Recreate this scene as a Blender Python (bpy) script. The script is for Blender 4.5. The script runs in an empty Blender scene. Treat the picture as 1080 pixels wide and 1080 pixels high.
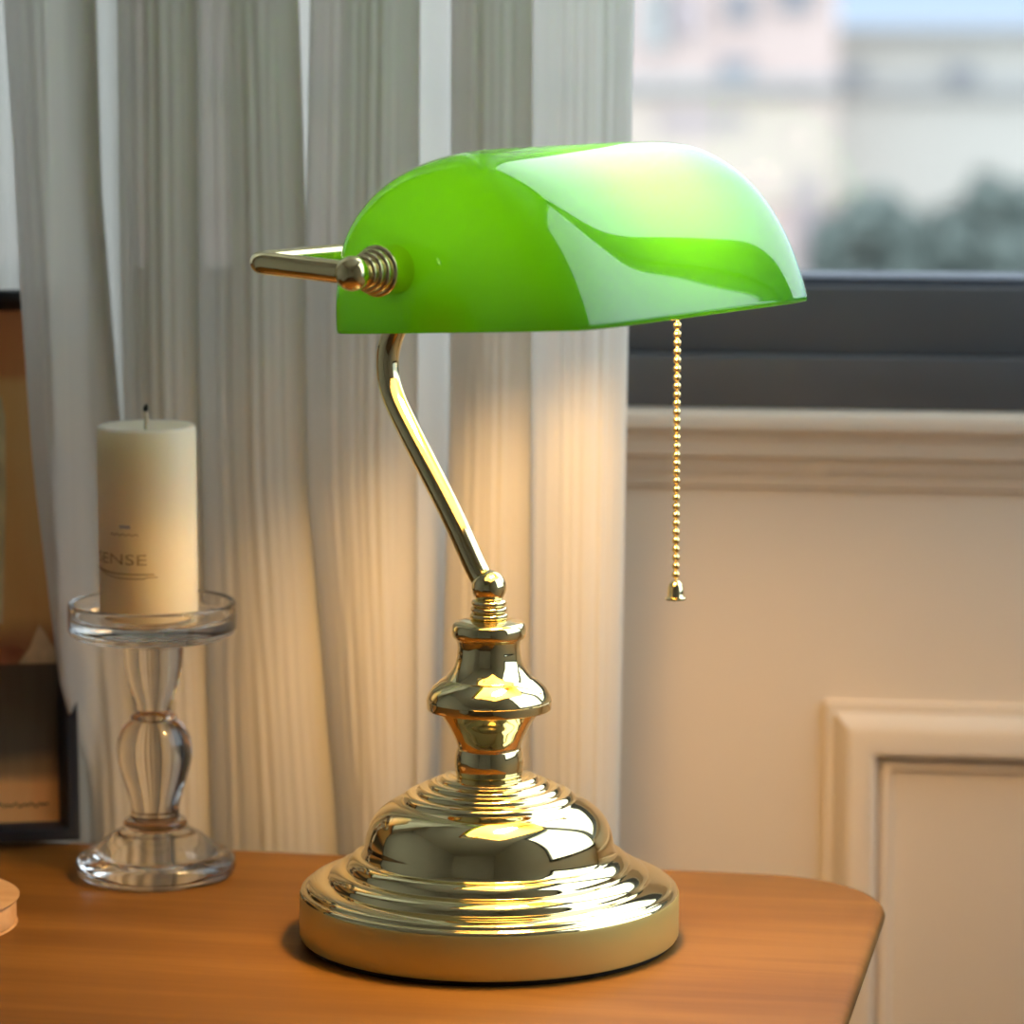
import bpy, bmesh, math, random
from mathutils import Vector, Matrix
random.seed(7)
scn = bpy.context.scene
COL = scn.collection
PI = math.pi
R = math.radians

# ------------------------------------------------------------------ helpers
def link(o, parent=None):
    COL.objects.link(o)
    if parent is not None:
        o.parent = parent
    return o

def tag(o, label=None, cat=None, group=None, kind=None):
    if label: o['label'] = label
    if cat: o['category'] = cat
    if group: o['group'] = group
    if kind: o['kind'] = kind
    return o

def empty(name, loc, rz=0.0):
    o = bpy.data.objects.new(name, None)
    o.empty_display_size = .05
    o.location = loc
    o.rotation_euler = (0, 0, rz)
    return link(o)

def obj(name, bm, mats, parent=None, smooth=True, angle=35):
    me = bpy.data.meshes.new(name)
    bmesh.ops.recalc_face_normals(bm, faces=bm.faces[:])
    bm.to_mesh(me); bm.free()
    for m in (mats if isinstance(mats, (list, tuple)) else [mats]):
        me.materials.append(m)
    if smooth:
        me.polygons.foreach_set('use_smooth', [True] * len(me.polygons))
        if angle:
            me.set_sharp_from_angle(angle=R(angle))
    return link(bpy.data.objects.new(name, me), parent)

def catmull(pts, n=6):
    out = []
    P = [Vector(p) for p in pts]
    for i in range(len(P) - 1):
        p0 = P[i - 1] if i else P[0] * 2 - P[1]
        p1, p2 = P[i], P[i + 1]
        p3 = P[i + 2] if i + 2 < len(P) else P[-1] * 2 - P[-2]
        for k in range(n):
            t = k / n
            out.append(.5 * ((2 * p1) + (p2 - p0) * t + (2 * p0 - 5 * p1 + 4 * p2 - p3) * t * t + (3 * p1 - p0 - 3 * p2 + p3) * t ** 3))
    out.append(P[-1])
    return out

def lathe(bm, prof, seg=96, M=Matrix(), closed=False):
    rings = []
    for (r, z) in prof:
        if r < 1e-6:
            rings.append([bm.verts.new(M @ Vector((0, 0, z)))])
        else:
            rings.append([bm.verts.new(M @ Vector((r * math.cos(2 * PI * k / seg), r * math.sin(2 * PI * k / seg), z))) for k in range(seg)])
    pairs = list(zip(rings, rings[1:]))
    if closed:
        pairs.append((rings[-1], rings[0]))
    for a, b in pairs:
        if len(a) == 1 and len(b) == 1: continue
        for k in range(seg):
            k2 = (k + 1) % seg
            if len(a) == 1: bm.faces.new((a[0], b[k2], b[k]))
            elif len(b) == 1: bm.faces.new((a[k], a[k2], b[0]))
            else: bm.faces.new((a[k], a[k2], b[k2], b[k]))
    return bm

def tube(bm, path, rad, seg=20, caps=True):
    path = [Vector(p) for p in path]
    n = len(path)
    tang = [(path[min(i + 1, n - 1)] - path[max(i - 1, 0)]).normalized() for i in range(n)]
    up = Vector((0, 0, 1)) if abs(tang[0].z) < .9 else Vector((1, 0, 0))
    x = tang[0].cross(up).normalized()
    rings = []
    for i in range(n):
        x = (x - tang[i] * x.dot(tang[i])).normalized()
        y = tang[i].cross(x)
        r = rad[i] if isinstance(rad, (list, tuple)) else rad
        rings.append([bm.verts.new(path[i] + (x * math.cos(2 * PI * k / seg) + y * math.sin(2 * PI * k / seg)) * r) for k in range(seg)])
    for a, b in zip(rings, rings[1:]):
        for k in range(seg):
            k2 = (k + 1) % seg
            bm.faces.new((a[k], a[k2], b[k2], b[k]))
    if caps:
        bm.faces.new(rings[0]); bm.faces.new(rings[-1])
    return bm

def box(bm, lo, hi, M=Matrix(), bevel=0):
    vs = [bm.verts.new(M @ Vector((x, y, z))) for x in (lo[0], hi[0]) for y in (lo[1], hi[1]) for z in (lo[2], hi[2])]
    fs = [bm.faces.new([vs[i] for i in q]) for q in ((0, 1, 3, 2), (4, 6, 7, 5), (0, 4, 5, 1), (2, 3, 7, 6), (0, 2, 6, 4), (1, 5, 7, 3))]
    if bevel:
        es = list({e for f in fs for e in f.edges})
        bmesh.ops.bevel(bm, geom=es, offset=bevel, segments=2, affect='EDGES', profile=.5)
    return bm

def sphere(bm, c, r, u=24, v=16, M=Matrix()):
    prof = [(r * math.sin(PI * k / v), -r * math.cos(PI * k / v)) for k in range(v + 1)]
    prof[0] = (0, -r); prof[-1] = (0, r)
    lathe(bm, prof, u, M @ Matrix.Translation(c))
    return bm

def prism(bm, poly, u0, u1, f):
    """extrude a polygon of (v, z) along u; f maps (u, v, z) to a point"""
    a = [bm.verts.new(f(u0, v, z)) for v, z in poly]
    b = [bm.verts.new(f(u1, v, z)) for v, z in poly]
    n = len(poly)
    for k in range(n):
        bm.faces.new((a[k], a[(k + 1) % n], b[(k + 1) % n], b[k]))
    bm.faces.new(a); bm.faces.new(b)
    return bm

def sstep(a, b, x):
    t = max(0., min(1., (x - a) / (b - a)))
    return t * t * (3 - 2 * t)

# ------------------------------------------------------------------ materials
def newmat(name):
    m = bpy.data.materials.new(name); m.use_nodes = True
    nt = m.node_tree; nt.nodes.clear()
    out = nt.nodes.new('ShaderNodeOutputMaterial')
    return m, nt, nt.nodes, nt.links, out

def node(nt, kind, ins=None, **props):
    n = nt.nodes.new(kind)
    for k, v in props.items(): setattr(n, k, v)
    for k, v in (ins or {}).items():
        if isinstance(v, bpy.types.NodeSocket): nt.links.new(v, n.inputs[k])
        else: n.inputs[k].default_value = v
    return n

def c4(c): return (c[0], c[1], c[2], 1)

def ramp(nt, fac, stops, interp='LINEAR'):
    n = nt.nodes.new('ShaderNodeValToRGB'); n.color_ramp.interpolation = interp
    el = n.color_ramp.elements
    el[0].position, el[0].color = stops[0][0], c4(stops[0][1])
    el[1].position, el[1].color = stops[-1][0], c4(stops[-1][1])
    for p, c in stops[1:-1]:
        e = el.new(p); e.color = c4(c)
    nt.links.new(fac, n.inputs[0])
    return n.outputs[0]

def pbr(name, color, rough=.5, metal=0., noise=None, bump=None, **extra):
    m, nt, N, L, out = newmat(name)
    p = node(nt, 'ShaderNodeBsdfPrincipled', {'Base Color': c4(color), 'Roughness': rough, 'Metallic': metal})
    for k, v in extra.items(): p.inputs[k.replace('_', ' ')].default_value = v
    tc = node(nt, 'ShaderNodeTexCoord')
    if noise:
        sc_, amt = noise
        nz = node(nt, 'ShaderNodeTexNoise', {'Vector': tc.outputs['Object'], 'Scale': sc_, 'Detail': 4.})
        L.new(ramp(nt, nz.outputs['Fac'], [(.3, [c * (1 - amt) for c in color]), (.7, [min(1, c * (1 + amt)) for c in color])]), p.inputs['Base Color'])
    if bump:
        sc_, st = bump
        nz = node(nt, 'ShaderNodeTexNoise', {'Vector': tc.outputs['Object'], 'Scale': sc_, 'Detail': 3.})
        b = node(nt, 'ShaderNodeBump', {'Strength': st, 'Distance': .002, 'Height': nz.outputs['Fac']})
        L.new(b.outputs[0], p.inputs['Normal'])
    L.new(p.outputs[0], out.inputs[0])
    return m

BRASS_C = (.90, .78, .43)
M_brass = pbr('polished_brass', BRASS_C, .055, 1., noise=(8, .02))
M_band = pbr('satin_brass', (.70, .62, .23), .34, .45, noise=(8, .02))
M_chain = pbr('chain_brass', (.92, .73, .33), .16, 1., noise=(40, .03))
M_felt = pbr('black_felt', (.012, .011, .01), .9, bump=(900, .3))
M_wall = pbr('wall_paint', (.86, .73, .575), .55, noise=(2.5, .025), bump=(140, .05))
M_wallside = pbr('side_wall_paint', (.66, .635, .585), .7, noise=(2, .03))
M_ceil = pbr('ceiling_paint', (.78, .76, .72), .8, noise=(2, .02))
M_frame = pbr('window_aluminium', (.085, .087, .090), .42, noise=(6, .1))
M_bead = pbr('window_bead', (.075, .085, .105), .75, noise=(6, .05))
M_black = pbr('black_lacquer', (.012, .014, .02), .35, noise=(12, .1))
M_wax = pbr('candle_wax', (.88, .80, .60), .5, noise=(14, .03), Subsurface_Weight=.6, Subsurface_Scale=.045, Subsurface_Radius=(1., .78, .5))
M_wick = pbr('wick_cotton', (.62, .57, .45), .9, noise=(300, .1))
M_char = pbr('charred_wick', (.012, .01, .009), .9, noise=(300, .1))
M_ink = pbr('brown_ink', (.36, .27, .15), .7, noise=(90, .3))
M_inkblue = pbr('blue_grey_ink', (.40, .42, .50), .7, noise=(90, .1))
M_white = pbr('white_porcelain', (.8, .78, .72), .3, noise=(5, .02))

def wood(name, dark, mid, light, scale, rough, coat=.25, stretch=(1.6, 26, 26)):
    m, nt, N, L, out = newmat(name)
    tc = node(nt, 'ShaderNodeTexCoord')
    mp = node(nt, 'ShaderNodeMapping', {'Vector': tc.outputs['Object'], 'Scale': stretch})
    n1 = node(nt, 'ShaderNodeTexNoise', {'Vector': mp.outputs[0], 'Scale': scale, 'Detail': 7., 'Roughness': .62, 'Distortion': .3})
    mp2 = node(nt, 'ShaderNodeMapping', {'Vector': tc.outputs['Object'], 'Scale': (2.2, 9, 9)})
    n2 = node(nt, 'ShaderNodeTexNoise', {'Vector': mp2.outputs[0], 'Scale': scale * .7, 'Detail': 3.})
    add = node(nt, 'ShaderNodeMath', {0: n1.outputs['Fac'], 1: n2.outputs['Fac']}, operation='ADD')
    hf = node(nt, 'ShaderNodeMath', {0: add.outputs[0], 1: .5}, operation='MULTIPLY')
    col = ramp(nt, hf.outputs[0], [(.36, dark), (.5, mid), (.62, light)])
    p = node(nt, 'ShaderNodeBsdfPrincipled', {'Base Color': col, 'Roughness': rough, 'Specular IOR Level': .16, 'Coat Weight': coat, 'Coat Roughness': .32})
    b = node(nt, 'ShaderNodeBump', {'Strength': .06, 'Distance': .001, 'Height': n1.outputs['Fac']})
    L.new(b.outputs[0], p.inputs['Normal'])
    L.new(p.outputs[0], out.inputs[0])
    return m
M_table = wood('table_wood', (.120, .051, .0075), (.160, .072, .012), (.198, .095, .018), 2.2, .5, .0)
M_coaster = wood('pale_wood', (.40, .235, .11), (.48, .30, .15), (.55, .36, .20), 3, .6, 0)
M_floor = wood('floor_wood', (.16, .085, .04), (.22, .12, .06), (.28, .16, .08), 1.4, .4, .1)

def glass(name, color=(1, 1, 1), rough=0., ior=1.48):
    m, nt, N, L, out = newmat(name)
    p = node(nt, 'ShaderNodeBsdfPrincipled', {'Base Color': c4(color), 'Roughness': rough, 'IOR': ior, 'Transmission Weight': 1.})
    L.new(p.outputs[0], out.inputs[0])
    return m
M_glass = glass('clear_glass', (.97, .96, .93), .01)

def pane(name):
    m, nt, N, L, out = newmat(name)
    t = node(nt, 'ShaderNodeBsdfTransparent', {'Color': (.95, .97, .97, 1)})
    g = node(nt, 'ShaderNodeBsdfGlossy', {'Color': (1, 1, 1, 1), 'Roughness': .0})
    mx = node(nt, 'ShaderNodeMixShader', {0: .04, 1: t.outputs[0], 2: g.outputs[0]})
    L.new(mx.outputs[0], out.inputs[0])
    return m
M_pane = pane('window_glass')

def sheet(name, refl, trans, transp, scale=(60, 60, 2), through=.5):
    m, nt, N, L, out = newmat(name)
    d = node(nt, 'ShaderNodeBsdfDiffuse', {'Color': c4(refl)})
    t = node(nt, 'ShaderNodeBsdfTranslucent', {'Color': c4(trans)})
    mx = node(nt, 'ShaderNodeMixShader', {0: through, 1: d.outputs[0], 2: t.outputs[0]})
    tr = node(nt, 'ShaderNodeBsdfTransparent', {'Color': (1, 1, 1, 1)})
    tc = node(nt, 'ShaderNodeTexCoord')
    mp = node(nt, 'ShaderNodeMapping', {'Vector': tc.outputs['Object'], 'Scale': scale})
    nz = node(nt, 'ShaderNodeTexNoise', {'Vector': mp.outputs[0], 'Scale': 2., 'Detail': 3.})
    mr = node(nt, 'ShaderNodeMapRange', {'Value': nz.outputs['Fac'], 'From Min': .3, 'From Max': .7, 'To Min': transp * .75, 'To Max': transp * 1.25})
    m2 = node(nt, 'ShaderNodeMixShader', {0: mr.outputs[0], 1: mx.outputs[0], 2: tr.outputs[0]})
    L.new(m2.outputs[0], out.inputs[0])
    return m
M_curtain = sheet('sheer_voile', (.72, .69, .62), (.72, .70, .64), .06)

def shade_glass():
    m, nt, N, L, out = newmat('green_cased_glass')
    tc = node(nt, 'ShaderNodeTexCoord')
    nz = node(nt, 'ShaderNodeTexNoise', {'Vector': tc.outputs['Object'], 'Scale': 9., 'Detail': 2.})
    dc = ramp(nt, nz.outputs['Fac'], [(.3, (.020, .20, .006)), (.7, (.024, .22, .007))])
    tcx = ramp(nt, nz.outputs['Fac'], [(.3, (.145, .90, .010)), (.7, (.16, .92, .012))])
    d = node(nt, 'ShaderNodeBsdfDiffuse', {'Color': dc})
    t = node(nt, 'ShaderNodeBsdfTranslucent', {'Color': tcx})
    mx = node(nt, 'ShaderNodeMixShader', {0: .42, 1: d.outputs[0], 2: t.outputs[0]})
    g = node(nt, 'ShaderNodeBsdfGlossy', {'Color': (1, 1, 1, 1), 'Roughness': .02})
    fr = node(nt, 'ShaderNodeFresnel', {'IOR': 1.55})
    m2 = node(nt, 'ShaderNodeMixShader', {0: fr.outputs[0], 1: mx.outputs[0], 2: g.outputs[0]})
    L.new(m2.outputs[0], out.inputs[0])
    return m
M_shade = shade_glass()
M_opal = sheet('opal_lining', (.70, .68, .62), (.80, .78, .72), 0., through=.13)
_nt = M_opal.node_tree      # light falloff put into the lining's translucency: glow dims from crown to rim
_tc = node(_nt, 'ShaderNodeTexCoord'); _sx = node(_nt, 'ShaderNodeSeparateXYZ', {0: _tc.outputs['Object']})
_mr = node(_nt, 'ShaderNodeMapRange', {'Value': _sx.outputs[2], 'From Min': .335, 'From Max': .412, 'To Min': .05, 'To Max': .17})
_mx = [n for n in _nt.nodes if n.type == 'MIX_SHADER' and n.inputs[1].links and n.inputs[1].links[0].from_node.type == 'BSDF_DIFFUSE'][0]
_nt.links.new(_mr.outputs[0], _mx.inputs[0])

def emit(name, color, strength):
    m, nt, N, L, out = newmat(name)
    tc = node(nt, 'ShaderNodeTexCoord')
    e = node(nt, 'ShaderNodeEmission', {'Color': c4(color), 'Strength': strength})
    L.new(e.outputs[0], out.inputs[0])
    return m
BULB_STRENGTH = 290.
M_bulb = emit('lit_bulb', (1., .57, .20), BULB_STRENGTH)

# ------------------------------------------------------------------ camera
CAM = Vector((.012, -1.826, 1.2295))
pitch = math.atan(520 / 3750)
cd = bpy.data.cameras.new('camera'); cam = link(bpy.data.objects.new('camera', cd))
cam.location = CAM
cam.rotation_euler = (PI / 2 - pitch, 0, 0)
cd.sensor_width = 36; cd.lens = 36 * 3750 / 1080
cd.clip_start = .05; cd.clip_end = 600
cd.dof.use_dof = True; cd.dof.focus_distance = 1.80; cd.dof.aperture_fstop = 6.5
scn.camera = cam

# ------------------------------------------------------------------ room (turned 7.5 degrees against the camera)
RA = R(-7.5)
UD = Vector((math.cos(RA), math.sin(RA), 0)); VD = Vector((-math.sin(RA), math.cos(RA), 0))
V0 = .5088
def RM(u, v, z): return UD * u + VD * (v + V0) + Vector((0, 0, z))
MR = Matrix(((UD.x, VD.x, 0, VD.x * V0), (UD.y, VD.y, 0, VD.y * V0), (0, 0, 1, 0), (0, 0, 0, 1)))
U0, U1, VF, HC = -1.7, .82, -4.0, 2.60
WU0, WU1, WZ0, WZ1 = -.95, .765, .979, 2.48
T = .14
def struct(name, bm, mat, parent=None, smooth=False):
    o = obj(name, bm, mat, parent, smooth=smooth)
    if parent is None: o['kind'] = 'structure'
    return o
bm = bmesh.new(); box(bm, (U0 - T, VF - T, -.1), (U1 + T, T, 0), MR); struct('floor', bm, M_floor)
bm = bmesh.new(); box(bm, (U0 - T, VF - T, HC), (U1 + T, T, HC + .1), MR); struct('ceiling', bm, M_ceil)
bm = bmesh.new()
RE = U1 + .004
box(bm, (U0 - T, 0, 0), (RE, T, WZ0), MR); box(bm, (U0 - T, 0, WZ1), (RE, T, HC), MR)
box(bm, (U0 - T, 0, WZ0), (WU0, T, WZ1), MR); box(bm, (WU1, 0, WZ0), (RE, .05, WZ1), MR)
struct('wall_back', bm, M_wall)
bm = bmesh.new(); box(bm, (U0 - T, VF, 0), (U0, 0, HC), MR); struct('wall_left', bm, M_wallside)
RV0, RV1, RZ0 = -.92, -.001, .90
bm = bmesh.new()
box(bm, (U1, VF, 0), (U1 + T, 0, RZ0), MR); box(bm, (U1, VF, WZ1), (U1 + T, 0, HC), MR)
box(bm, (U1, VF, RZ0), (U1 + T, RV0, WZ1), MR)
struct('wall_right', bm, M_wallside)
bm = bmesh.new(); box(bm, (U0 - T, VF - T, 0), (U1 + T, VF, HC), MR); struct('wall_front', bm, M_wallside)

# window: dark aluminium frame, sash rails, glazing bead, panes, transom and mullions
win = empty('window_1', RM((WU0 + WU1) / 2, 0, WZ0)); win['kind'] = 'structure'
winM = Matrix.Translation(-win.location) @ MR
def wpart(name, boxes, mat, bev=.002):
    bm = bmesh.new()
    for lo, hi in boxes: box(bm, lo, hi, winM, bevel=bev)
    return obj(name, bm, mat, win, smooth=True, angle=30)
MUL = (-.35,)
wpart('window_frame', [((WU0, -.026, WZ0 + .0005), (WU1, .09, 1.0137)), ((WU0, -.026, WZ1 - .035), (WU1, .09, WZ1)),
                       ((WU0, -.026, 1.0137), (WU0 + .035, .09, WZ1 - .035)), ((WU1 - .022, -.006, 1.0137), (WU1, .045, WZ1 - .035)), ((WU1, -.006, 1.0137), (U1 - .001, -.0005, WZ1 - .035))], M_frame)
wpart('bottom_rail', [((WU0 + .035, -.010, 1.0137), (WU1 - .022, .06, 1.0580))], M_frame)
wpart('glazing_bead', [((WU0 + .035, -.004, 1.0581), (WU1 - .022, .05, 1.0640))], M_bead, .0015)
for mu in MUL:
    wpart('mullion', [((mu - .03, -.012, 1.0645), (mu + .03, .06, WZ1 - .0355))], M_frame)
edges = [WU0 + .035 - .03] + [m for m in MUL] + [WU1 - .022 + .03]
for a, b in zip(edges, edges[1:]):
    wpart('glass_pane', [((a + .031, .028, 1.0645), (b - .031, .032, WZ1 - .0355))], M_pane, 0)
win2 = empty('window_2', RM(U1, (RV0 + RV1) / 2, RZ0)); win2['kind'] = 'structure'
MI = Matrix.Translation(-win2.location) @ MR
def w2part(name, boxes, mat):
    bm = bmesh.new()
    for lo, hi in boxes: box(bm, lo, hi, MI, bevel=.002)
    return obj(name, bm, mat, win2, smooth=True, angle=30)
a_, b_ = U1 - .02, U1 + .05
w2part('window_frame', [((a_, RV0, RZ0), (b_, RV1, RZ0 + .04)), ((a_, RV0, WZ1 - .04), (b_, RV1, WZ1)), ((a_, RV0, RZ0 + .04), (b_, RV0 + .04, WZ1 - .04)), ((U1 - .001, RV1 - .009, RZ0 + .04), (b_, RV1, WZ1 - .04))], M_frame)
w2part('glass_pane', [((U1 + .03, RV0 + .041, RZ0 + .041), (U1 + .034, RV1 - .010, WZ1 - .041))], M_pane)

# window sill moulding
def curve_prof(pts): return pts
sill = [(0, .979), (-.029, .979), (-.0335, .9765), (-.035, .972), (-.0335, .9665), (-.029, .9635), (-.0255, .9625), (-.0255, .9600),
        (-.0235, .9585), (-.0225, .9530), (-.0215, .9480), (-.0180, .9455), (-.0150, .9450), (-.0140, .9400), (-.0105, .9340), (-.0085, .9325),
        (-.0085, .9300), (-.0062, .9290), (-.0062, .9262), (-.0020, .9240), (0, .9238)]
bm = bmesh.new(); prism(bm, sill, U0, U1, RM); struct('trim_1', bm, M_wall, smooth=True)

# raised panel moulding on the wall below the window, mitred at the corners
def panel_mould(name, u0, u1, z0, z1):
    prof = [(0, 0), (0, -.0035), (.002, -.0055), (.004, -.0062), (.0065, -.0062), (.0085, -.0085), (.013, -.0125), (.019, -.0155), (.026, -.0168), (.0305, -.0165),
            (.0335, -.0150), (.0350, -.0060), (.0362, .0010), (.0375, .0010), (.0380, -.0045), (.0430, -.0048), (.0450, -.0040), (.0466, .0025), (.0490, .0025), (.0494, 0)]
    bm = bmesh.new()
    rows = []
    for d, v in prof:
        rows.append([bm.verts.new(RM(*q)) for q in ((u0 + d, v, z0 + d), (u1 - d, v, z0 + d), (u1 - d, v, z1 - d), (u0 + d, v, z1 - d))])
    for a, b in zip(rows, rows[1:]):
        for k in range(4):
            bm.faces.new((a[k], a[(k + 1) % 4], b[(k + 1) % 4], b[k]))
    return struct(name, bm, M_wall, smooth=True)
panel_mould('trim_2', .1537, 1.10, .13, .7838)
bm = bmesh.new()
prism(bm, [(0, .0), (-.016, 0), (-.016, .075), (-.011, .085), (-.004, .095), (0, .095)], U0, U1, RM)
struct('baseboard_back', bm, M_wall)
# curtain track on the ceiling
bm = bmesh.new(); box(bm, (-1.2, -.30, HC - .03), (.30, -.10, HC), MR); struct('trim_3', bm, M_ceil)

# ------------------------------------------------------------------ table
TA = R(-10.8)
tu = Vector((math.cos(TA), math.sin(TA), 0)); tv = Vector((-math.sin(TA), math.cos(TA), 0))
corner = Vector((.2285, .1305, 0))
TW, TD, TH = 1.15, .56, .024
tc_ = corner - tu * TW / 2 - tv * TD / 2
table = empty('side_table', (tc_.x, tc_.y, 0), TA)
tag(table, 'orange-brown wooden table with a rounded back corner, under the brass lamp', 'table')
def rrect(w, d, r, n=14):
    pts = []
    for cx, cy, a0 in ((w / 2 - r, d / 2 - r, 0), (-w / 2 + r, d / 2 - r, 90), (-w / 2 + r, -d / 2 + r, 180), (w / 2 - r, -d / 2 + r, 270)):
        for k in range(n + 1):
            a = R(a0 + 90 * k / n); pts.append((cx + r * math.cos(a), cy + r * math.sin(a)))
    return pts
def slab(w, d, r, zs):
    bm = bmesh.new(); rows = []
    for inset, z in zs:
        rows.append([bm.verts.new((x, y, z)) for x, y in rrect(w - 2 * inset, d - 2 * inset, max(.002, r - inset))])
    for a, b in zip(rows, rows[1:]):
        for k in range(len(a)):
            bm.faces.new((a[k], a[(k + 1) % len(a)], b[(k + 1) % len(a)], b[k]))
    bm.faces.new(rows[0]); bm.faces.new(rows[-1])
    return bm
obj('tabletop', slab(TW, TD, .075, [(.022, .75 - TH), (.010, .7325), (.003, .7395), (.0005, .7430), (0, .7455), (.0010, .7480), (.0028, .7494), (.0055, .75)]), M_table, table, angle=50)
obj('apron', slab(TW - .20, TD - .14, .02, [(0, .66), (0, .75 - TH)]), M_table, table)
for sx in (-1, 1):
    for sy in (-1, 1):
        bm = bmesh.new()
        cx, cy = sx * (TW / 2 - .085), sy * (TD / 2 - .065)
        lathe(bm, [(0, 0), (.013, 0), (.016, .02), (.024, .60), (.025, .75 - TH), (0, .75 - TH)], 24, Matrix.Translation((cx, cy, 0)))
        obj('leg', bm, M_table, table)

# ------------------------------------------------------------------ banker's lamp
LZ = .75
lamp = empty('desk_lamp', (0, 0, LZ))
tag(lamp, "brass banker's desk lamp with a green glass shade and pull chain on the wooden table", 'lamp')
def lpart(name, bm, mat, parent=lamp, **k): return obj(name, bm, mat, parent, **k)
bm = bmesh.new(); lathe(bm, [(0, 0), (.0965, 0), (.0975, .001), (.0975, .0035), (0, .0035)], 96); lpart('felt_pad', bm, M_felt)
bm = bmesh.new()
lathe(bm, [(.097, .0025), (.0992, .0030), (.0998, .0042), (.0998, .0248), (.0994, .0262)], 160); lpart('base_rim', bm, M_band, angle=50)
bm = bmesh.new()
sec = []
def add(pts, n=5): sec.extend([tuple(p[:2]) for p in catmull([(a, b, 0) for a, b in pts], n)])
add([(.0994, .0262), (.0988, .0272), (.0978, .0280), (.0965, .0283)])
add([(.0963, .0285), (.0948, .0304), (.0900, .0320), (.0848, .0326)])
add([(.0846, .0328), (.0833, .0357), (.0792, .0382), (.0748, .0390)])
add([(.0746, .0392), (.0735, .0422), (.0705, .0448), (.0672, .0459)])
add([(.0670, .0461), (.0662, .0475), (.0655, .0500), (.0650, .0535), (.0640, .0575), (.0620, .0622), (.0590, .0664), (.0545, .0703), (.0500, .0730), (.0458, .0745)])
def ringstep(r0, h0, r1, h1):
    add([(r0, h0), (r0 - (r0 - r1) * .10, h0 + (h1 - h0) * .45), (r0 - (r0 - r1) * .42, h0 + (h1 - h0) * .85), (r1, h1)], 4)
ringstep(.0455, .0747, .0385, .0785)
ringstep(.0383, .0787, .0320, .0818)
ringstep(.0318, .0820, .0262, .0847)
ringstep(.0260, .0849, .0210, .0872)
add([(.0208, .0873), (.0150, .0878), (.0, .0878)], 1)
lathe(bm, sec, 160); lpart('base', bm, M_brass, angle=38)
bm = bmesh.new(); sec = []
add([(.0, .0870), (.0155, .0870)], 1)
add([(.0155, .0870), (.0172, .0880), (.0179, .0910), (.0182, .0945), (.0178, .0985), (.0171, .1015)])
add([(.0166, .1020), (.0168, .1035), (.0182, .1075), (.0212, .1135), (.0245, .1185), (.0268, .1220)])
add([(.0270, .1222), (.0318, .1226), (.0326, .1236), (.0328, .1275)], 3)
add([(.0326, .1276), (.0324, .1290), (.0314, .1312), (.0296, .1338), (.0268, .1364), (.0236, .1388)])
add([(.0230, .1390), (.0214, .1408), (.0196, .1432), (.0180, .1460), (.0170, .1495), (.0167, .1530)])
add([(.0166, .1535), (.0165, .1560), (.0168, .1590)], 3)
add([(.0170, .1592), (.0186, .1604), (.0194, .1622), (.0195, .1645), (.0190, .1668), (.0178, .1682), (.0150, .1692), (.0110, .1700)])
for k in range(3):
    h = .1702 + k * .0034
    add([(.0086 - .0003 * k, h), (.0098 - .0004 * k, h + .0008), (.0100 - .0004 * k, h + .0017), (.0098 - .0004 * k, h + .0026), (.0085 - .0003 * k, h + .0033)], 3)
add([(.0075, .1806), (.0, .1806)], 1)
lathe(bm, sec, 96); lpart('column', bm, M_brass, angle=38)

TH_ = R(56)
ax = Vector((math.cos(TH_), math.sin(TH_), 0)); ex = Vector((math.sin(TH_), -math.cos(TH_), 0)); ez = Vector((0, 0, 1))
def LP(s, t, z): return ex * s + ax * t + ez * z       # s towards the front of the shade, t along it, z above the table
bm = bmesh.new(); sphere(bm, (0, 0, .1868), .0091, 40, 24)
lpart('swivel_ball', bm, M_brass, angle=0)
# neck
YZ = .3598; SB = -.0355; YB = YZ + .0028
neck = catmull([LP(-.001, 0, .1868), LP(-.0077, 0, .1958), LP(-.0213, 0, .2196), LP(-.0364, 0, .2435), LP(-.0503, 0, .2651), LP(-.0600, 0, .2815),
                LP(-.0640, 0, .2935), LP(-.0640, 0, .3065), LP(-.0592, 0, .3195), LP(-.0510, 0, .3340), LP(-.0415, 0, .3490), LP(SB, 0, YB - .002)], 8)
bm = bmesh.new(); tube(bm, neck, .0061, 28); lpart('neck', bm, M_brass, angle=60)
# yoke
TY = .151; SK = .0250; br = .011
path = [LP(SK, -TY, YZ)]
path += [LP(SB + br, -TY, YB)]
for k in range(1, 11):
    a = PI / 2 * k / 10
    path.append(LP(SB + br - br * math.sin(a), -TY + br - br * math.cos(a), YB))
path += [LP(SB, -TY + br + (2 * TY - 2 * br) * k / 12, YB) for k in range(1, 12)]
for k in range(11):
    a = PI / 2 * k / 10
    path.append(LP(SB + br - br * math.cos(a), TY - br + br * math.sin(a), YB))
path += [LP(SK, TY, YZ)]
bm = bmesh.new(); tube(bm, path, .0056, 28); lpart('yoke', bm, M_brass, angle=60)
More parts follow.
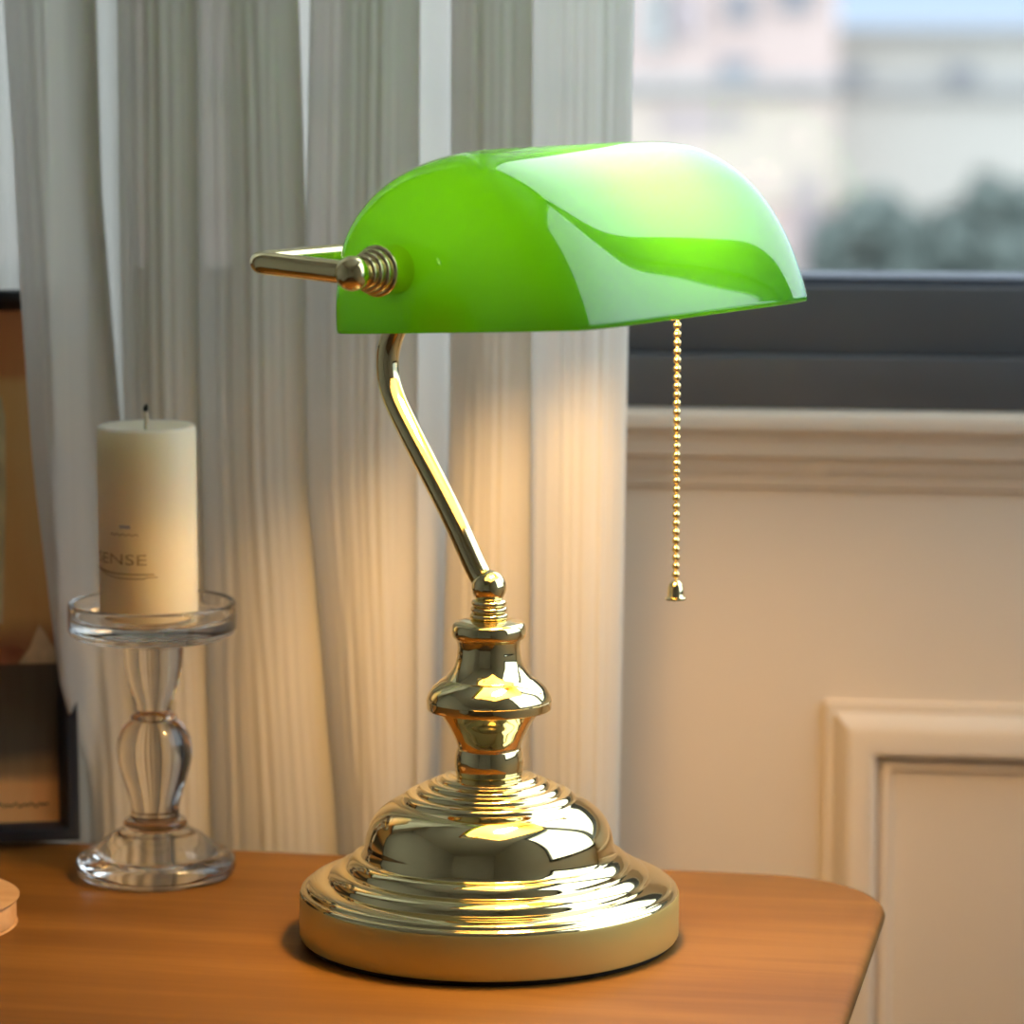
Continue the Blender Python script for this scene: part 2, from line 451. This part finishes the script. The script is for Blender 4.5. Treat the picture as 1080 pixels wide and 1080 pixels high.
# finials: ball and stepped rosette on each end of the shade
SHT = .1175
for sg in (-1, 1):
    c = LP(SK, sg * TY, YZ)
    z_ = -sg * ax
    x_ = ex; y_ = z_.cross(x_)
    M4 = Matrix(((x_.x, y_.x, z_.x, c.x), (x_.y, y_.y, z_.y, c.y), (x_.z, y_.z, z_.z, c.z), (0, 0, 0, 1)))
    bm = bmesh.new(); sec = []
    add([(0, -.0084), (.0045, -.0071), (.0075, -.0038), (.0084, 0), (.0078, .0032), (.0060, .0058), (.0052, .0064)], 5)
    add([(.0050, .0066), (.0074, .0070), (.0082, .0082), (.0078, .0094), (.0066, .0099)], 4)
    add([(.0068, .0100), (.0090, .0105), (.0097, .0118), (.0092, .0131), (.0078, .0136)], 4)
    add([(.0080, .0137), (.0104, .0143), (.0111, .0157), (.0106, .0171), (.0092, .0176)], 4)
    add([(.0095, .0177), (.0120, .0184), (.0126, .0200), (.0124, .0225), (.0116, .0245), (.0116, TY - SHT + .008), (0, TY - SHT + .008)], 4)
    lathe(bm, sec, 48, M4); lpart('finial', bm, M_brass, angle=38)
# shade
prof = [(-.0772, 0), (-.0771, .010), (-.0759, .022), (-.0731, .0360), (-.0682, .0503), (-.0585, .0630), (-.0453, .0734), (-.0297, .0808), (-.0117, .0854), (.0035, .0864),
        (.0178, .0838), (.0320, .0772), (.0450, .0679), (.0560, .0560), (.0653, .0420), (.0725, .0266), (.0775, .0118), (.0803, 0)]
prof = [(p[0], p[1]) for p in catmull([(a, b, 0) for a, b in prof], 4)]
NX = 8.0; NT = 140
tilt = R(3.4)
SC, ZC = .0537, .3305
sh_s = Vector((0, 0, 0))
bm = bmesh.new(); rows = []
def SH(p, t, z):
    s2 = SC + p * math.cos(tilt) - z * math.sin(tilt)
    z2 = ZC + p * math.sin(tilt) + z * math.cos(tilt)
    return LP(s2, t, z2)
for i in range(1, NT):
    a = PI * i / NT
    ca, sa = math.cos(a), math.sin(a)
    t = -SHT * math.copysign(abs(ca) ** (2 / NX), ca); k = sa ** (2 / NX)
    rows.append([bm.verts.new(SH(p * k, t, z * k)) for p, z in prof])
for a, b in zip(rows, rows[1:]):
    for k in range(len(a) - 1):
        bm.faces.new((a[k], a[k + 1], b[k + 1], b[k]))
for row, t in ((rows[0], -SHT), (rows[-1], SHT)):
    v = bm.verts.new(SH(0, t, 0))
    for k in range(len(row) - 1): bm.faces.new((row[k], row[k + 1], v))
bmesh.ops.recalc_face_normals(bm, faces=bm.faces[:])
# make the outside face outwards
fc = max(bm.faces, key=lambda f: f.calc_center_median().z)
if fc.normal.z < 0: bmesh.ops.reverse_faces(bm, faces=bm.faces[:])
me = bpy.data.meshes.new('shade'); bm.to_mesh(me); bm.free()
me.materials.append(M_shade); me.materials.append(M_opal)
me.polygons.foreach_set('use_smooth', [True] * len(me.polygons))
shade = link(bpy.data.objects.new('shade', me), lamp)
shade['label'] = 'glossy green glass shade, white inside'
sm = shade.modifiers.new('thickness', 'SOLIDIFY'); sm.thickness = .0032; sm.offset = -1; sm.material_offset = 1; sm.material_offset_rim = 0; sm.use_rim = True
# socket, bulb and pull chain
bm = bmesh.new()
xM = Matrix(((0, 0, ax.x, 0), (0, 1, ax.y, 0), (1, 0, 0, 0), (0, 0, 0, 1)))
def axisM(c):
    z_ = ax; x_ = ez; y_ = z_.cross(x_)
    return Matrix(((x_.x, y_.x, z_.x, c.x), (x_.y, y_.y, z_.y, c.y), (x_.z, y_.z, z_.z, c.z), (0, 0, 0, 1)))
SBL = .058; ZBL = .388
lathe(bm, [(0, .035), (.015, .035), (.017, .038), (.017, .070), (.013, .080), (.008, .103), (0, .103)], 32, axisM(LP(SBL, .022, ZBL)))
lpart('socket', bm, M_brass)
bm = bmesh.new()
lathe(bm, [(0, -.062), (.008, -.060), (.015, -.053), (.019, -.042), (.020, -.030), (.018, -.012), (.014, .010), (.012, .030), (.012, .034), (0, .034)], 28, axisM(LP(SBL, .022, ZBL)))
lpart('bulb', bm, M_bulb)
CH = LP(.050, .1045, 0)
bm = bmesh.new()
n_b = 37; sp = .00462; z_top = .3505
for k in range(n_b):
    sphere(bm, (CH.x, CH.y, z_top - k * sp), .00215, 14, 10)
tube(bm, [(CH.x, CH.y, z_top + .012), (CH.x, CH.y, z_top - n_b * sp)], .00075, 8)
chain = lpart('pull_chain', bm, M_chain, angle=0)
zb = z_top - n_b * sp + .001
bm = bmesh.new()
lathe(bm, [(0, .0006), (.0020, .0003), (.0034, -.0010), (.0042, -.0030), (.0045, -.0060), (.0046, -.0078), (.0049, -.0084), (.0057, -.0088), (.0057, -.0098), (.0047, -.0102), (0, -.0102)], 32, Matrix.Translation((CH.x, CH.y, zb)))
obj('bell_pull', bm, M_brass, chain)

# ------------------------------------------------------------------ candle holder and candle
HX, HY = -.1894, .1393
bm = bmesh.new(); sec = []
add([(0, .0022), (.030, .0022), (.034, .0004), (.040, .0)], 2)
add([(.040, .0), (.0440, .0022), (.0450, .0065), (.0438, .0105), (.0405, .0128), (.0372, .0136)], 5)
add([(.0372, .0136), (.0350, .0150), (.0315, .0185), (.0262, .0228), (.0205, .0262), (.0178, .0280)], 5)
add([(.0176, .0284), (.0180, .0300), (.0172, .0320), (.0150, .0334)], 4)
add([(.0140, .0340), (.0134, .0380), (.0145, .0440), (.0172, .0530), (.0200, .0625), (.0212, .0700), (.0205, .0780), (.0175, .0850), (.0140, .0885)], 5)
add([(.0128, .0890), (.0132, .0905), (.0120, .0925), (.0098, .0935)], 3)
add([(.0094, .0940), (.0100, .0975), (.0122, .1040), (.0146, .1110), (.0162, .1190), (.0170, .1270), (.0174, .1320), (.0200, .1352)], 5)
add([(.0215, .1358), (.0380, .1364), (.0440, .1376), (.0466, .1402), (.0472, .1440), (.0472, .1530), (.0468, .1556), (.0455, .1566), (.0442, .1556)], 5)
add([(.0440, .1530), (.0436, .1490), (.0420, .1474), (.0390, .1468), (.0, .1467)], 3)
lathe(bm, sec, 96)
holder = obj('candle_holder', bm, M_glass, angle=40)
holder.location = (HX, HY, LZ)
tag(holder, 'clear turned-glass pedestal candle holder on the table left of the lamp', 'candle holder')
candle = empty('pillar_candle', (HX - .002, HY, LZ + .1469))
tag(candle, 'unlit cream pillar candle with faint printed lettering, standing in the glass holder', 'candle')
CR, CHT = .0275, .1090
bm = bmesh.new()
lathe(bm, [(0, 0), (.0265, 0), (CR, .001), (CR, CHT - .002), (CR - .0006, CHT - .0006), (CR - .0016, CHT), (CR - .005, CHT - .0007), (.010, CHT - .0018), (.004, CHT - .0024), (0, CHT - .0026)], 80)
wax = obj('wax_body', bm, M_wax, candle, angle=60)
bm = bmesh.new(); tube(bm, [(0, 0, CHT - .004), (.0002, 0, CHT + .004), (-.0004, 0, CHT + .0078)], [.0013, .0012, .0011], 10)
wick = obj('wick', bm, M_wick, candle)
bm = bmesh.new(); tube(bm, [(-.0004, 0, CHT + .0076), (-.0002, 0, CHT + .0095), (.0003, 0, CHT + .0115)], [.0013, .0015, .0008], 10)
tip = obj('charred_tip', bm, M_char, wick)
# lettering wrapped round the wax; x measured along the surface, left edge as seen from the front
def wrap(x, z, a0=-90, lift=.0003):
    a = R(a0) + x / CR
    return Vector(((CR + lift) * math.cos(a), (CR + lift) * math.sin(a), z))
def text_mesh(body, size, x0, z0, name, mat, parent, width=None):
    cu = bpy.data.curves.new(name, 'FONT'); cu.body = body; cu.size = size; cu.resolution_u = 3; cu.space_character = 1.0
    to = bpy.data.objects.new(name, cu); COL.objects.link(to)
    dg = bpy.context.evaluated_depsgraph_get(); dg.update()
    tm = bpy.data.meshes.new_from_object(to.evaluated_get(dg))
    bpy.data.objects.remove(to)
    xs = [v.co.x for v in tm.vertices]; w = max(xs) - min(xs); mn = min(xs)
    kx = (width / w) if width else 1
    for v in tm.vertices:
        v.co = wrap(x0 + (v.co.x - mn) * kx, z0 + v.co.y)
    tm.materials.clear(); tm.materials.append(mat)
    tm.name = name
    return link(bpy.data.objects.new(name, tm), parent)
def ztx(py): return (646 - py) / 1845. + .0005
text_mesh('SENSE', .0086, -.034, ztx(584), 'lettering', M_ink, candle, width=.036)
def stroke(bm, pts, w, a0=-90):
    vs = []
    for x, z in pts:
        vs.append((bm.verts.new(wrap(x, z - w / 2, a0)), bm.verts.new(wrap(x, z + w / 2, a0))))
    for p, q in zip(vs, vs[1:]):
        bm.faces.new((p[0], q[0], q[1], p[1]))
bm = bmesh.new()
stroke(bm, [(-.020 + .0177 * k / 14, ztx(553) + .0006 * math.sin(k * 2.1)) for k in range(15)], .0007)
stroke(bm, [(-.040 + .048 * k / 24, ztx(587) - .0048 * sstep(0, 14, k) ** .8 - .0012 + .0009 * (k > 20)) for k in range(25)], .0006)
stroke(bm, [(-.036 + .042 * k / 24, ztx(590.5) - .0016 * sstep(0, 12, k)) for k in range(25)], .0008)
obj('printed_line', bm, M_ink, candle, smooth=False)
bm = bmesh.new(); stroke(bm, [(-.0135 + .0066 * k / 6, ztx(545)) for k in range(7)], .0018)
obj('blue_mark', bm, M_inkblue, candle, smooth=False)

# ------------------------------------------------------------------ wooden coaster at the left
bm = bmesh.new()
sec = []
add([(0, 0), (.0560, 0), (.0585, .0008), (.0600, .0025), (.0600, .0125), (.0592, .0142), (.0572, .0150), (.0, .0150)], 3)
lathe(bm, sec, 80)
co = obj('wooden_coaster', bm, M_coaster, angle=40); co.location = (-.3135, .0270, LZ)
tag(co, 'round pale wooden disc coaster lying on the table at the left edge', 'coaster')

# ------------------------------------------------------------------ framed picture leaning at the left
FW, FH = .30, .325
FYAW = R(9)
fc_ = Vector((-.2402, .2066, LZ)) - Matrix.Rotation(FYAW, 3, 'Z') @ Vector((FW / 2, -.0165, 0))
fr = empty('picture_frame', fc_ + Vector((0, 0, .0005)), FYAW)
tag(fr, 'black-framed brown painting leaning behind the candle holder, half covered by the curtain', 'picture frame')
lean = Matrix.Rotation(R(-12), 4, 'X')
bw = .0115
bm = bmesh.new()
def frame_ring(bm):
    prof = [(0, 0), (0, -.014), (.0015, -.016), (.006, -.0165), (.0095, -.0125), (bw, -.0075), (bw, 0)]
    rows = []
    for d, v in prof:
        rows.append([bm.verts.new(lean @ Vector(q)) for q in ((-FW / 2 + d, v, d), (FW / 2 - d, v, d), (FW / 2 - d, v, FH - d), (-FW / 2 + d, v, FH - d))])
    rows.append(rows[0])
    for a, b in zip(rows, rows[1:]):
        for k in range(4): bm.faces.new((a[k], a[(k + 1) % 4], b[(k + 1) % 4], b[k]))
frame_ring(bm)
obj('frame_border', bm, M_black, fr, angle=30)
def art_material():
    m, nt, N, L, out = newmat('brown_painting')
    tc = node(nt, 'ShaderNodeTexCoord')
    sx = node(nt, 'ShaderNodeSeparateXYZ', {0: tc.outputs['Generated']})
    nz = node(nt, 'ShaderNodeTexNoise', {'Vector': tc.outputs['Generated'], 'Scale': 7., 'Detail': 5.})
    w = node(nt, 'ShaderNodeMath', {0: nz.outputs['Fac'], 1: .5}, operation='SUBTRACT')
    w2 = node(nt, 'ShaderNodeMath', {0: w.outputs[0], 1: .035}, operation='MULTIPLY')
    zz = node(nt, 'ShaderNodeMath', {0: sx.outputs[2], 1: w2.outputs[0]}, operation='ADD')
    base = ramp(nt, zz.outputs[0], [(0, (.92, .55, .23)), (.075, (.90, .50, .20)), (.10, (.36, .23, .11)), (.145, (.11, .098, .07)), (.305, (.095, .086, .064)), (.317, (.34, .16, .08)),
                                    (.35, (.40, .21, .10)), (.40, (.80, .53, .22)), (.55, (.88, .60, .26)), (.855, (.92, .63, .27)), (.875, (.80, .38, .15)), (1, (.72, .32, .12))])
    mp = node(nt, 'ShaderNodeMapping', {'Vector': tc.outputs['Generated'], 'Scale': (16, 1, 1.2)})
    n2 = node(nt, 'ShaderNodeTexNoise', {'Vector': mp.outputs[0], 'Scale': 2.2, 'Detail': 4.})
    mx = node(nt, 'ShaderNodeMix', {0: .35, 6: base, 7: ramp(nt, n2.outputs['Fac'], [(.35, (.30, .18, .10)), (.65, (.62, .55, .42))])}, data_type='RGBA', blend_type='SOFT_LIGHT')
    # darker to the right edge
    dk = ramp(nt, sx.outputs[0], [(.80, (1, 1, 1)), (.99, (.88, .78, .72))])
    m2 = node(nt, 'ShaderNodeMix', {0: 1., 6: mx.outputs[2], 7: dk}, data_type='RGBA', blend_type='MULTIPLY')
    p = node(nt, 'ShaderNodeBsdfPrincipled', {'Base Color': m2.outputs[2], 'Roughness': .35})
    L.new(p.outputs[0], out.inputs[0])
    return m
bm = bmesh.new(); box(bm, (-FW / 2 + bw - .001, -.0062, bw - .001), (FW / 2 - bw + .001, -.003, FH - bw + .001), lean)
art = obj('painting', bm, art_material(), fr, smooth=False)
bm = bmesh.new(); box(bm, (-FW / 2 + .004, -.0028, .004), (FW / 2 - .004, .001, FH - .004), lean)
obj('backing_board', bm, M_wick, fr, smooth=False)
# brush work raised on the painting: a pale upright form, a white fold of cloth and a signature scrawl
M_pale = pbr('pale_green_paint', (.75, .64, .34), .6, noise=(40, .25))
M_cloth = pbr('cream_paint', (.66, .50, .30), .6, noise=(60, .3))
M_red = pbr('red_brown_paint', (.34, .13, .06), .6, noise=(70, .4))
def daub(name, poly, mat, y=-.0066):
    bm = bmesh.new()
    bm.faces.new([bm.verts.new(lean @ Vector((x, y, z))) for x, z in poly])
    return obj(name, bm, mat, art, smooth=False)
e_ = FW / 2
daub('pale_column', [(e_ - .050, .130), (e_ - .042, .128), (e_ - .0385, .205), (e_ - .038, .250), (e_ - .040, .262), (e_ - .050, .262)], M_pale)
daub('white_cloth', [(e_ - .0335, .1045), (e_ - .010, .1040), (e_ - .012, .112), (e_ - .0175, .122), (e_ - .021, .127), (e_ - .027, .113)], M_cloth, -.0068)
daub('red_cloth', [(e_ - .060, .1045), (e_ - .034, .1045), (e_ - .028, .1115), (e_ - .036, .116), (e_ - .060, .110)], M_red, -.0067)
bm = bmesh.new()
sg = [(e_ - .052 + .034 * k / 20, .0215 + .0011 * math.sin(k * 2.3) + .0006 * math.sin(k * 5)) for k in range(21)]
vs = [(bm.verts.new(lean @ Vector((x, -.0069, z - .0004))), bm.verts.new(lean @ Vector((x, -.0069, z + .0004)))) for x, z in sg]
for p, q in zip(vs, vs[1:]): bm.faces.new((p[0], q[0], q[1], p[1]))
obj('signature_scrawl', bm, M_char, art, smooth=False)

# ------------------------------------------------------------------ curtains
CA = R(-2.5)
cu_ = Vector((math.cos(CA), math.sin(CA), 0)); cv_ = Vector((-math.sin(CA), math.cos(CA), 0))
CO = Vector((.085, .245, 0))
def lerp(a, b, t): return a + (b - a) * t
def knots(ks, z):
    ks = sorted(ks)
    if z <= ks[0][0]: return ks[0][1]
    for (z0, u0), (z1, u1) in zip(ks, ks[1:]):
        if z <= z1: return lerp(u0, u1, (z - z0) / (z1 - z0))
    return ks[-1][1]
# pleats of the gathered curtain: left and right edge of each as (height, offset from the right-hand hem) in metres
K = {
 'L1': [(1.24, -.3597), (1.158, -.3557), (1.07, -.3529), (.974, -.3479), (.929, -.3431), (.855, -.3352), (.792, -.3278), (.745, -.3262)],
 'R1': [(1.24, -.3180), (1.131, -.3165), (1.031, -.3100), (.906, -.3010), (.746, -.2949)],
 'L2': [(1.24, -.3025), (1.131, -.3030), (1.031, -.3025), (.906, -.3005), (.746, -.2937)],
 'R2': [(1.24, -.2574), (1.02, -.2584), (.746, -.2538)],
 'L3': [(1.24, -.2560), (1.02, -.2572), (.746, -.2528)],
 'R3': [(1.24, -.1989), (1.114, -.1956), (.964, -.1951), (.747, -.1775)],
 'L4': [(1.24, -.1901), (1.114, -.1936), (.964, -.1939), (.747, -.1763)],
 'R4': [(1.24, -.1279), (.992, -.1305), (.747, -.1320)],
 'L5': [(1.24, -.1082), (.992, -.1099), (.747, -.1173)],
 'R5': [(1.24, -.0621), (.748, -.0629)],
 'L6': [(1.24, -.0606), (.748, -.0614)],
 'R6': [(1.24, -.0030), (1.004, -.0064), (.748, -.0098)],
}
rc = random.Random(3)
RIB = [[(rc.uniform(.75, 1.3), rc.uniform(0, 6.28), rc.uniform(.6, 1.2)) for _ in range(3)] for _ in range(6)]
AMP = [.012, .016, .018, .020, .017, .019]
def smooth_path(pts, it=1): return pts
def curtain_row(z):
    pts = []
    for i in range(6):
        a, b = knots(K['L%d' % (i + 1)], z), knots(K['R%d' % (i + 1)], z)
        w = b - a
        n = 44
        nr = max(3, round(w / .0105))
        for k in range(n + 1):
            s = k / n
            d = AMP[i] * math.sin(PI * s) ** .6
            rib = 0
            for j, (f, ph, am) in enumerate(RIB[i]):
                rib += am * math.sin(2 * PI * s * nr * (f + .35 * j) + ph + .5 * math.sin(z * (2.3 + j)) )
            d += .00032 * rib * min(1, 6 * s, 6 * (1 - s))
            pts.append((a + w * s, d))
        if i < 5:
            nx = knots(K['L%d' % (i + 2)], z)
            c = b - (.30 if i == 0 else .72) * w
            for k in range(1, 4): pts.append((b + .0008 * math.sin(PI * k / 4), -.006 * k))
            for k in range(12):
                s = k / 11; pts.append((lerp(b - .002, c, s), -.022 + .002 * math.sin(s * 9 + i)))
            for k in range(14):
                s = k / 13; pts.append((lerp(c - .001, nx - .0004, s), lerp(-.030, -.028, s) + .0018 * math.sin(s * 11 + 2 * i)))
            pts.append((nx - .0003, -.012))
        else:
            pts += [(b + .0006, -.002), (b - .001, -.005), (b - .02, -.006)]
    return pts
bm = bmesh.new(); prev = None
NZ = 90
for r_ in range(NZ + 1):
    z = lerp(.03, HC - .035, r_ / NZ)
    row = []
    for u, d in curtain_row(z):
        # the left-hand pleat is drawn forward over the corner of the picture frame
        fwd = .05 * sstep(.765, .845, z) * (1 - sstep(-.334, -.319, u)) * (1 - .0 * z)
        row.append(bm.verts.new(CO + cu_ * u - cv_ * (d + fwd) + Vector((0, 0, z))))
    if prev:
        for k in range(len(row) - 1): bm.faces.new((prev[k], prev[k + 1], row[k + 1], row[k]))
    prev = row
cur = obj('curtain', bm, M_curtain, None, angle=0)
tag(cur, 'gathered white sheer curtain hanging behind the lamp and candle', 'curtain')
# second curtain, flat against the window at the far left
bm = bmesh.new(); prev = None
for r_ in range(31):
    z = lerp(.03, HC - .035, r_ / 30)
    row = []
    for k in range(201):
        u = lerp(-.92, -.315, k / 200)
        d = .012 * math.sin(k * .42 + .2 * math.sin(z * 2)) + .004 * math.sin(k * 1.07 + 1)
        row.append(bm.verts.new(RM(u, -.115 + d, z)))
    if prev:
        for k in range(200): bm.faces.new((prev[k], prev[k + 1], row[k + 1], row[k]))
    prev = row
c2 = obj('curtain', bm, M_curtain, None, angle=0)
tag(c2, 'paler sheer curtain close to the window at the far left edge, above the picture frame', 'curtain')

# ------------------------------------------------------------------ outside, well below the window
M_pink = pbr('pink_render', (.62, .475, .425), .9, noise=(.25, .05))
M_peach = pbr('peach_render', (.62, .505, .425), .9, noise=(.25, .05))
M_cream = pbr('cream_render', (.535, .50, .445), .9, noise=(.2, .05))
M_greyband = pbr('grey_concrete', (.42, .41, .395), .9, noise=(.4, .06))
M_dkwin = pbr('dark_window', (.25, .25, .27), .3, noise=(1, .1))
M_mauve = pbr('mauve_door', (.42, .34, .34), .6, noise=(1, .1))
M_ground = pbr('paving', (.42, .42, .40), .9, noise=(.3, .1))
GZ = -4.3
bm = bmesh.new(); box(bm, (-150, 4, GZ - .3), (150, 220, GZ)); struct('ground', bm, M_ground)
def building(name, x0, x1, y0, y1, z1, wallm, label):
    e = empty(name, ((x0 + x1) / 2, y0, GZ)); tag(e, label, 'building')
    def part(nm, lo, hi, mat, bev=.02):
        bm = bmesh.new(); box(bm, lo, hi, Matrix.Translation(-e.location), bevel=bev); return obj(nm, bm, mat, e, smooth=False)
    part('wall', (x0, y0, GZ), (x1, y1, z1), wallm)
    return e, part
def zpx(y, Y): return CAM.z - (y - 20) / 3750 * (Y - CAM.y)
def xpx(x, Y): return CAM.x + (x - 540) / 3750 * (Y - CAM.y)
YP, YC = 60., 63.
e, part = building('apartment_building', -22., xpx(880, YP), YP, YP + 12, 11., M_pink, 'pale pink rendered building seen blurred through the window, left of the cream one')
part('parapet', (-22.1, YP - .15, 11.01), (xpx(880, YP) + .1, YP + 12.1, 11.5), M_greyband)
part('wall_band', (-21.9, YP - .12, -1.95), (xpx(876, YP), YP - .01, -.1), M_peach)
part('ledge', (-22, YP - .3, .0), (xpx(880, YP), YP - .01, .24), M_greyband)
for px, py, w, h, m in ((718, 14, .62, .75, M_mauve), (777, 6, .5, .5, M_dkwin), (835, -10, .6, .7, M_dkwin), (773, 72, .55, .38, M_dkwin), (738, 126, 1.5, .36, M_mauve), (850, 238, .42, 1.9, M_mauve), (690, 20, .5, 1.0, M_greyband)):
    X, Z = xpx(px, YP), zpx(py, YP)
    part('window' if m is not M_mauve or h < 1 else 'door', (X - w / 2, YP - .16, max(Z - h / 2, GZ + .02)), (X + w / 2, YP - .13, Z + h / 2), m, 0)
for k in range(7):
    for j in range(3):
        X = -20 + k * 2.9; Z = 2.6 + j * 3.0
        part('window', (X - .6, YP - .06, Z - .8), (X + .6, YP - .02, Z + .8), M_dkwin, 0)
e, part = building('apartment_building', xpx(880, YC) - .2, 34., YC, YC + 12, zpx(34, YC), M_cream, 'cream flat-roofed building seen blurred through the window at the right, behind the hedge')
part('roof_slab', (xpx(880, YC) - .2, YC - .35, zpx(33.9, YC)), (34.2, YC + 12, zpx(28, YC)), M_greyband)
part('ledge', (xpx(880, YC), YC - .25, zpx(97, YC)), (34, YC - .01, zpx(80, YC)), M_greyband)
for px, py, w, h in ((893, 78, .55, .30), (1008, 78, .55, .34), (1130, 78, .55, .34), (1260, 78, .55, .34)):
    X, Z = xpx(px, YC), zpx(py, YC)
    part('window', (X - w / 2, YC - .34, Z - h / 2), (X + w / 2, YC - .26, Z + h / 2), M_dkwin, 0)
# shrubs of the hedge
def leafmat(name, a, b):
    m, nt, N, L, out = newmat(name)
    tc = node(nt, 'ShaderNodeTexCoord')
    nz = node(nt, 'ShaderNodeTexNoise', {'Vector': tc.outputs['Object'], 'Scale': 3., 'Detail': 4.})
    p = node(nt, 'ShaderNodeBsdfPrincipled', {'Base Color': ramp(nt, nz.outputs['Fac'], [(.35, a), (.65, b)]), 'Roughness': .6})
    L.new(p.outputs[0], out.inputs[0]); return m
M_leafA = leafmat('grey_green_leaves', (.09, .118, .105), (.21, .245, .215))
M_leafB = leafmat('dark_leaves', (.08, .105, .105), (.19, .225, .225))
M_bark = pbr('bark', (.12, .09, .07), .9, noise=(8, .3))
def shrub_mesh(name, w, h, mat, n, seed):
    rr = random.Random(seed); bm = bmesh.new()
    blobs = [(Vector((rr.uniform(-.36, .36) * w, rr.uniform(-.25, .25) * w, rr.uniform(.2, .80) * h)), rr.uniform(.15, .23) * w) for _ in range(22)]
    for c, r_ in blobs:
        for _ in range(n // 22):
            d = Vector((rr.gauss(0, 1), rr.gauss(0, 1), rr.gauss(0, 1))).normalized()
            p = c + d * r_ * rr.uniform(.6, 1.05)
            p.z = max(.05, p.z)
            q = Vector((rr.gauss(0, 1), rr.gauss(0, 1), rr.gauss(0, 1))).normalized()
            t1 = d.cross(q).normalized(); t2 = (d * .4 + t1.cross(d)).normalized(); s = rr.uniform(.11, .22)
            bm.faces.new([bm.verts.new(p + t1 * a * s * .5 + t2 * b * s) for a, b in ((0, -1), (1, 0), (0, 1), (-1, 0))])
    return bm
SHR = [(912, 206, 1.9), (978, 190, 2.1), (1052, 182, 2.2), (1135, 184, 2.1)]
Y0 = 54.
e = empty('hedge', (xpx(1020, Y0), Y0, GZ)); tag(e, 'grey-green hedge outside the window at the right, in front of the cream building', 'hedge')
fb = bmesh.new(); sb = bmesh.new()
for i, (px, py, w) in enumerate(SHR):
    Y = Y0 + (i % 2) * .8
    h = (zpx(py, Y) - GZ) * 1.12
    off = Vector((xpx(px, Y) - e.location.x, Y - Y0, 0))
    one = shrub_mesh('foliage', w, h, None, 4400, 40 + i)
    bmesh.ops.translate(one, verts=one.verts[:], vec=off)
    tmp = bpy.data.meshes.new('tmp'); one.to_mesh(tmp); one.free(); fb.from_mesh(tmp); bpy.data.meshes.remove(tmp)
    for k in range(4):
        tube(sb, [off + Vector((.12 * math.cos(k * 1.6), .12 * math.sin(k * 1.6), 0)), off + Vector((.4 * math.cos(k * 1.6), .3 * math.sin(k * 1.6), h * .6))], [.05, .02], 8)
obj('foliage', fb, M_leafA, e, smooth=False)
obj('stems', sb, M_bark, e)

# ------------------------------------------------------------------ light
w = bpy.data.worlds.new('sky'); scn.world = w; w.use_nodes = True
nt = w.node_tree; nt.nodes.clear()
tc = node(nt, 'ShaderNodeTexCoord'); sx = node(nt, 'ShaderNodeSeparateXYZ', {0: tc.outputs['Generated']})
colr = ramp(nt, sx.outputs[2], [(0, (.60, .76, 1.0)), (.04, (.62, .78, 1.0)), (.16, (.78, .88, 1.0)), (.5, (.82, .91, 1.0)), (1, (.80, .90, 1.0))])
stn = ramp(nt, sx.outputs[2], [(0, (.34,) * 3), (.03, (.36,) * 3), (.08, (.75,) * 3), (.15, (.95,) * 3), (.4, (1.,) * 3), (1, (1.,) * 3)])
ml = node(nt, 'ShaderNodeMath', {0: stn, 1: 3.7}, operation='MULTIPLY')
bg = node(nt, 'ShaderNodeBackground', {'Color': colr, 'Strength': ml.outputs[0]})
wo = node(nt, 'ShaderNodeOutputWorld'); nt.links.new(bg.outputs[0], wo.inputs[0])

def area(name, loc, target, size, power, color, sy=None):
    l = bpy.data.lights.new(name, 'AREA'); l.energy = power; l.color = color; l.size = size
    if sy: l.shape = 'RECTANGLE'; l.size_y = sy
    o = link(bpy.data.objects.new(name, l)); o.location = loc
    o.rotation_euler = (Vector(target) - Vector(loc)).to_track_quat('-Z', 'Y').to_euler()
    return o


scn.view_settings.view_transform = 'Standard'
scn.view_settings.look = 'None'
scn.view_settings.exposure = 0.0
scn.cycles.max_bounces = 14; scn.cycles.diffuse_bounces = 5; scn.cycles.glossy_bounces = 6
scn.cycles.transmission_bounces = 10; scn.cycles.transparent_max_bounces = 16
scn.cycles.sample_clamp_indirect = 6.0; scn.cycles.blur_glossy = .6
